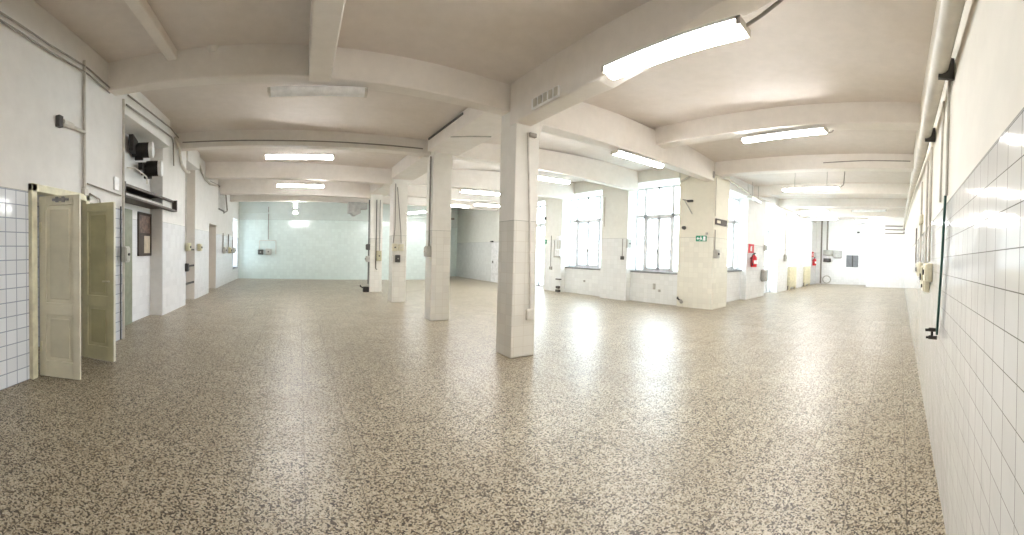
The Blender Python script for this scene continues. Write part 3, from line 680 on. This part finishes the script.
# right wing fittings
def fire_set(label_s, label_e, x, y, k):
    t = thing('fire_sign', label_s, 'sign', (x,y,1.92))
    MB().box(-.24,.24,-.02,0,-.17,.17).build('plate', M['red'], t)
    g = MB(); g.box(-.04,.04,-.026,-.02,-.1,.06); g.box(-.02,.06,-.026,-.02,.06,.09); g.box(-.1,-.06,-.026,-.02,-.1,.02); g.prism([(-.1,-.026,.02),(-.06,-.026,.02),(-.02,-.026,.1),(-.05,-.026,.1)], (0,.006,0))
    g.build('pictogram', M['glyph'], t)
    e = thing('fire_extinguisher', label_e, 'fire extinguisher', (x,y-.12,1.22))
    MB().tube([(0,0,-.0),(0,0,.03),(0,0,.36),(0,0,.42),(0,0,.46)], [.1,.11,.11,.07,.035], 16).build('cylinder', M['red'], e, 0, True)
    MB().box(-.115,.115,-.116,-.05,.12,.26).build('label_band', M['glyph'], e)
    MB().tube([(0,0,.44),(0,0,.52)], .03, 10).box(-.03,.13,-.02,.02,.5,.54).build('valve', M['black'], e)
    MB().tube(round_path([(-.02,0,.5),(-.2,-.02,.46),(-.24,-.02,.2),(-.15,-.03,.06)], .1), .02, 8).build('hose', M['black'], e, 0, True)
    MB().box(-.05,.05,.05,.12,.3,.36).build('bracket', M['black'], e)
fire_set('red fire extinguisher sign right of the first right-wing window', 'red extinguisher under the nearer fire sign', 12.42, 5.1, 0)
fire_set('red fire extinguisher sign near the end of the right wing', 'red extinguisher under the farther fire sign', 22.0, 5.1, 1)
wall_box('cabinet_box', 'grey metal box on the pier before the glazed door of the right wing', (13.68,5.1,.86), (.5,.5,.16), '-y', M['grime'], 'cabinet')
wall_box('switch_box', 'grey switch box on the pier after the glazed door', (16.4,5.1,1.62), (.3,.34,.14), '-y', M['box'], knob=M['box_dark'])
pipe('conduit', 'thin conduit above the switch box after the glazed door', [(16.4,5.07,3.8),(16.4,5.07,1.8)], .015, M['pipe_dark'])
wall_box('socket', 'small fitting high on the pier with the red fire sign', (13.75,5.1,2.0), (.16,.26,.12), '-y', M['box'], 'socket')
def radiator(label, x):
    t = thing('radiator', label, 'radiator', (x,5.08,.12))
    n = 9
    mb = MB()
    for k in range(n): mb.box(k*.13, k*.13+.09, -.07, .07, 0, 1.1)
    mb.build('fin', M['rad'], t, .02)
    for hz in (.08, 1.02): MB().tube([(-.04,0,hz),(n*.13,0,hz)], .03, 8).build('header', M['rad'], t)
    for q in (.05, n*.13-.1): MB().box(q, q+.05, -.05, .05, -.12, .02).build('foot', M['rad'], t)
    MB().tube([(-.04,0,.08),(-.12,0,.08),(-.12,0,-.1)], .025, 8).build('valve', M['pipe_dark'], t)
radiator('nearer cream radiator under a right-wing window', 17.1)
radiator('farther cream radiator under the last right-wing window', 20.1)
for y, lab in ((4.78, 'left of two tall grey pipes in the far corner'), (4.42, 'right of two tall grey pipes in the far corner')):
    pipe('service_pipe', lab, [(22.93,y,4.3),(22.93,y,2.26 if y < 4.6 else .05)], .05, M['pipe_dark'])
for (y, z, w, h, m, lab) in ((4.35, 2.07, .6, .34, 'box', 'large grey electric panel on the end wall'), (3.75, 1.98, .5, .5, 'grime', 'paler electric panel beside the large grey one'), (4.4, 1.58, .45, .24, 'box_dark', 'small dark panel below the grey electric panel')):
    wall_box('electric_panel', lab, (23.0,y,z), (w,h,.2), '-x', M[m], 'electric panel')
t = thing('grey_disc', 'pale round disc leaning at the far corner of the right wing', 'disc', (22.98,4.4,.3))
MB().tube([(0,0,0),(-.05,0,0)], .27, 24).build('face', M['box'], t, 0, False)
MB().tube([(-.05,0,0),(-.07,0,0)], [.21,.21], 24).build('inset', M['white'], t)
t = setting('window_9', 'grey hatch window in the end wall')
MB().box(22.95,23.0,2.42,3.28,1.1,2.0).build('frame', M['white'], t)
MB().box(22.93,22.95,2.48,3.22,1.16,1.94).build('pane', M['screen'], t)
MB().box(22.92,22.96,2.8,2.86,1.16,1.94).build('mullion', M['box_dark'], t)
tag(MB().box(22.9,23.0,2.45,2.6,3.4,3.5).build('wall_hook', M['box_dark']), 'small dark fitting high on the end wall', 'fitting')
for k, (y, z) in enumerate(((.35,3.72),(.35,3.5),(.35,3.28))):
    pipe('conduit', ('upper', 'middle', 'lower')[k]+' of three short pipes in the end wall corner by the right wall', [(21.15,y+.5,z),(21.15,-.2,z),(20.2,-.2,z)], .035, M['pipe_dark'])

# right wall
pts = [(-2.4,-.19,2.62),(1.5,-.19,2.66),(3.8,-.19,2.68),(6.5,-.19,2.92),(11,-.19,3.25),(17,-.19,3.52),(20.8,-.19,3.62)]
o = MB().tube(pts, .05, 14).build('service_pipe', M['pipe_white'], None, 0, True); tag(o, 'thick cream pipe high along the right wall', 'pipe')
t = thing('pipe_clamp', 'nearer dark clamp of the thick pipe on the right wall', 'clamp', (2.05,-.27,2.66)); MB().box(-.012,.012,0,.085,-.068,.055).build('strap', M['box_dark'], t)
t = thing('pipe_clamp', 'farther dark clamp of the thick pipe on the right wall', 'clamp', (3.15,-.27,2.67)); MB().box(-.012,.012,0,.085,-.068,.055).build('strap', M['box_dark'], t)
pipe('conduit', 'cream conduit above the teal pipe on the right wall', [(2.17,-.26,2.9),(2.18,-.26,1.93)], .009, M['pipe'])
pipe('conduit', 'paler conduit left of the one above the teal pipe', [(2.48,-.262,2.66),(2.55,-.262,1.95)], .008, M['pipe_white'])
t = thing('water_pipe', 'dark teal water pipe with tap on the glossy right wall', 'pipe', (2.3,-.255,0))
MB().tube([(-.11,0,1.93),(.0,0,1.5),(.14,0,1.12),(.19,0,1.0)], .0085, 10).build('riser', M['teal'], t, 0, True)
MB().tube([(.19,0,1.03),(.21,.05,1.03)], .014, 8).tube([(.21,.03,1.03),(.21,.03,.97)], .009, 8).box(.195,.225,.045,.075,1.02,1.035).build('tap', M['black'], t)
MB().tube([(.19,0,.975),(.21,.05,.975)], .014, 8).box(.2,.22,.045,.07,.968,.982).build('lower_tap', M['black'], t)
for (x, z, w, h, m, lab) in ((4.75, 1.42, .62, .19, 'box_beige', 'farther beige valve box on the right wall'), (3.3, 1.42, .36, .17, 'box_beige', 'nearer beige switch box on the right wall'), (3.75, 1.36, .3, .24, 'box_yellow', 'olive switch box between the beige boxes on the right wall'), (3.5, 1.28, .2, .12, 'box_beige', 'lowest small beige box on the right wall')):
    wall_box('switch_box', lab, (x,YR,z), (w,h,.07), '+y', M[m], knob=M['box_dark'])
for (x, z0, z1, lab) in ((6.0, 1.5, 2.1, 'farthest thin cable above the right wall boxes'), (4.7, 1.52, 2.6, 'pale conduit above the farther beige valve box'), (3.75, 1.5, 2.6, 'grey conduit above the olive switch box'), (3.3, 1.52, 2.6, 'nearest pale conduit above the right wall boxes')):
    pipe('conduit', lab, [(x,-.255,z1),(x,-.255,z0)], .012, M['pipe'] if z1 > 2.2 else M['pipe_dark'])
wall_box('junction_box', 'small beige junction box on the pale conduit of the right wall', (4.7,YR,2.08), (.3,.12,.05), '+y', M['box_beige'], 'junction box')

# cables feeding the lamps
pipe('lamp_cable', 'cable loop feeding the big lamp under the deep beam', [(2.6,1.17,3.39),(2.62,1.05,3.46),(2.75,.95,3.65),(2.95,.8,3.97)], .014, M['pipe_dark'], 'cable')
pipe('lamp_cable', 'cable feeding the lamp nearest the right wall', [(6.4,1.27,3.9),(6.42,1.2,3.92),(6.5,1.15,4.1),(6.6,1.0,4.3)], .014, M['pipe_dark'], 'cable')
pipe('lamp_cable', 'cable drop at the end of the hanging right-wing lamp', [(10.6,1.72,3.78),(10.6,1.62,3.85),(10.6,1.6,4.3)], .016, M['pipe_dark'], 'cable')
pipe('lamp_cable', 'cable run along the second beam of the right wing', [(9.06,1.9,4.1),(9.06,.9,4.14),(9.06,-.2,4.14)], .012, M['pipe_dark'], 'cable')
pipe('lamp_cable', 'cable run along the cross beam towards the second pillar', [(-2.6,8.2,4.1),(-.5,7.9,3.95),(1.2,7.55,3.83),(2.4,7.3,3.75)], .014, M['pipe_dark'], 'cable')
pipe('lamp_cable', 'white cable loops on the long beam between two pillars', [(2.5,6.1,3.66),(2.75,5.9,3.65),(3.1,5.75,3.66)], .012, M['pipe'], 'cable')

# ------------------------------------------------------------------ outside the windows
t = thing('balcony_railing', 'pale grey railing outside the glazed door', 'railing', (10.6,11.6,0))
mb = MB()
for k in range(22): mb.box(0,.02,k*.14,k*.14+.02,.02,1.05)
mb.build('baluster', M['box'], t)
MB().box(-.02,.04,-.02,3.0,1.05,1.1).build('handrail', M['box'], t)
struct(MB().box(9.76,60,5.81,60,-.3,-.02).build('ground', M['outside']), 'pale courtyard ground outside')

# ------------------------------------------------------------------ groups of repeats
GROUPS = {'fluorescent_lamp': 'batten lamps under the ceiling', 'pendant_lamp': 'small lamps before the far wall', 'conduit': 'surface conduits and cables',
          'switch_box': 'surface switch boxes', 'socket': 'wall sockets', 'niche_bar': 'dark bars across the niche', 'exhaust_blower': 'blowers above the hood',
          'radiator': 'radiators under the right-wing windows', 'fire_sign': 'red fire signs', 'fire_extinguisher': 'fire extinguishers of the right wing',
          'electric_panel': 'electric panels on the end wall', 'lamp_cable': 'cables on ceiling and beams', 'pipe_clamp': 'clamps of the thick pipe',
          'exit_sign': 'green exit signs', 'wall_hook': 'tiny hooks and fittings on the walls', 'junction_box': 'junction boxes', 'ceiling_rose': 'ceiling roses', 'wall_plate': 'small plates on the walls', 'service_pipe': 'service pipes'}
for o in list(COL.objects):
    if o.parent is None and o.get('category'):
        g = GROUPS.get(o.name.split('.')[0])
        if g: o['group'] = g

# ------------------------------------------------------------------ light
w = bpy.data.worlds.new('sky'); SC.world = w; w.use_nodes = True
nt = w.node_tree; nt.nodes.clear()
wo = nt.nodes.new('ShaderNodeOutputWorld'); bg = nt.nodes.new('ShaderNodeBackground')
bg.inputs[0].default_value = (.79, .9, 1.0, 1); bg.inputs[1].default_value = 9.0
nt.links.new(bg.outputs[0], wo.inputs[0])
def portal(loc, rot, sx, sy):
    l = bpy.data.lights.new('portal', 'AREA'); l.shape = 'RECTANGLE'; l.size = sx; l.size_y = sy
    o = bpy.data.objects.new('window_portal', l); COL.objects.link(o); o.location = loc; o.rotation_euler = rot
    l.cycles.is_portal = True
for y, wd, z0, z1 in ((6.87,1.8,1.0,3.85),(9.98,2.0,1.0,3.8),(12.9,1.65,0,3.72)):
    portal((9.7,y,(z0+z1)/2), (0,PI/2,0), z1-z0, wd)
for x, wd, z0, z1 in ((11.04,2.0,1.1,3.74),(14.65,1.55,0,3.86),(17.7,1.55,1.1,3.86),(20.7,1.75,1.1,3.86)):
    portal((x,5.75,(z0+z1)/2), (-PI/2,0,0), wd, z1-z0)
portal((-3.6,17.37,1.83), (0,-PI/2,0), 2.4, 1.2)

# ------------------------------------------------------------------ camera: cylindrical sweep panorama
F, KY, V0, YAW, TX, TY = 382.0278, .92, 258.7749, .5562715, -.0136110, -.0227650
cam = bpy.data.cameras.new('camera'); cam.type = 'PANO'; cam.panorama_type = 'CENTRAL_CYLINDRICAL'
cam.central_cylindrical_range_u_min = -512/F; cam.central_cylindrical_range_u_max = 512/F
cam.central_cylindrical_range_v_min = (V0-535)/(F*KY); cam.central_cylindrical_range_v_max = V0/(F*KY)
cam.central_cylindrical_radius = 1.0
cam.clip_start = .01; cam.clip_end = 200
def frame(v):
    x, y, z = v
    y, z = y*math.cos(TX)-z*math.sin(TX), y*math.sin(TX)+z*math.cos(TX)
    x, z = x*math.cos(TY)+z*math.sin(TY), -x*math.sin(TY)+z*math.cos(TY)
    c, s = math.cos(YAW), math.sin(YAW)
    return Vector((x*c+y*s, -x*s+y*c, z))
R = Matrix((frame((1,0,0)), frame((0,0,1)), frame((0,-1,0)))).transposed()
co = bpy.data.objects.new('camera', cam); COL.objects.link(co)
co.matrix_world = Matrix.Translation((0,0,1.5)) @ R.to_4x4()
SC.camera = co
SC.view_settings.view_transform = 'Standard'
SC.view_settings.exposure = 0.98
SC.cycles.use_denoising = True
SC.cycles.max_bounces = 10; SC.cycles.diffuse_bounces = 6; SC.cycles.transparent_max_bounces = 12
SC.cycles.sample_clamp_indirect = 8.0
SC.cycles.caustics_reflective = False; SC.cycles.caustics_refractive = False
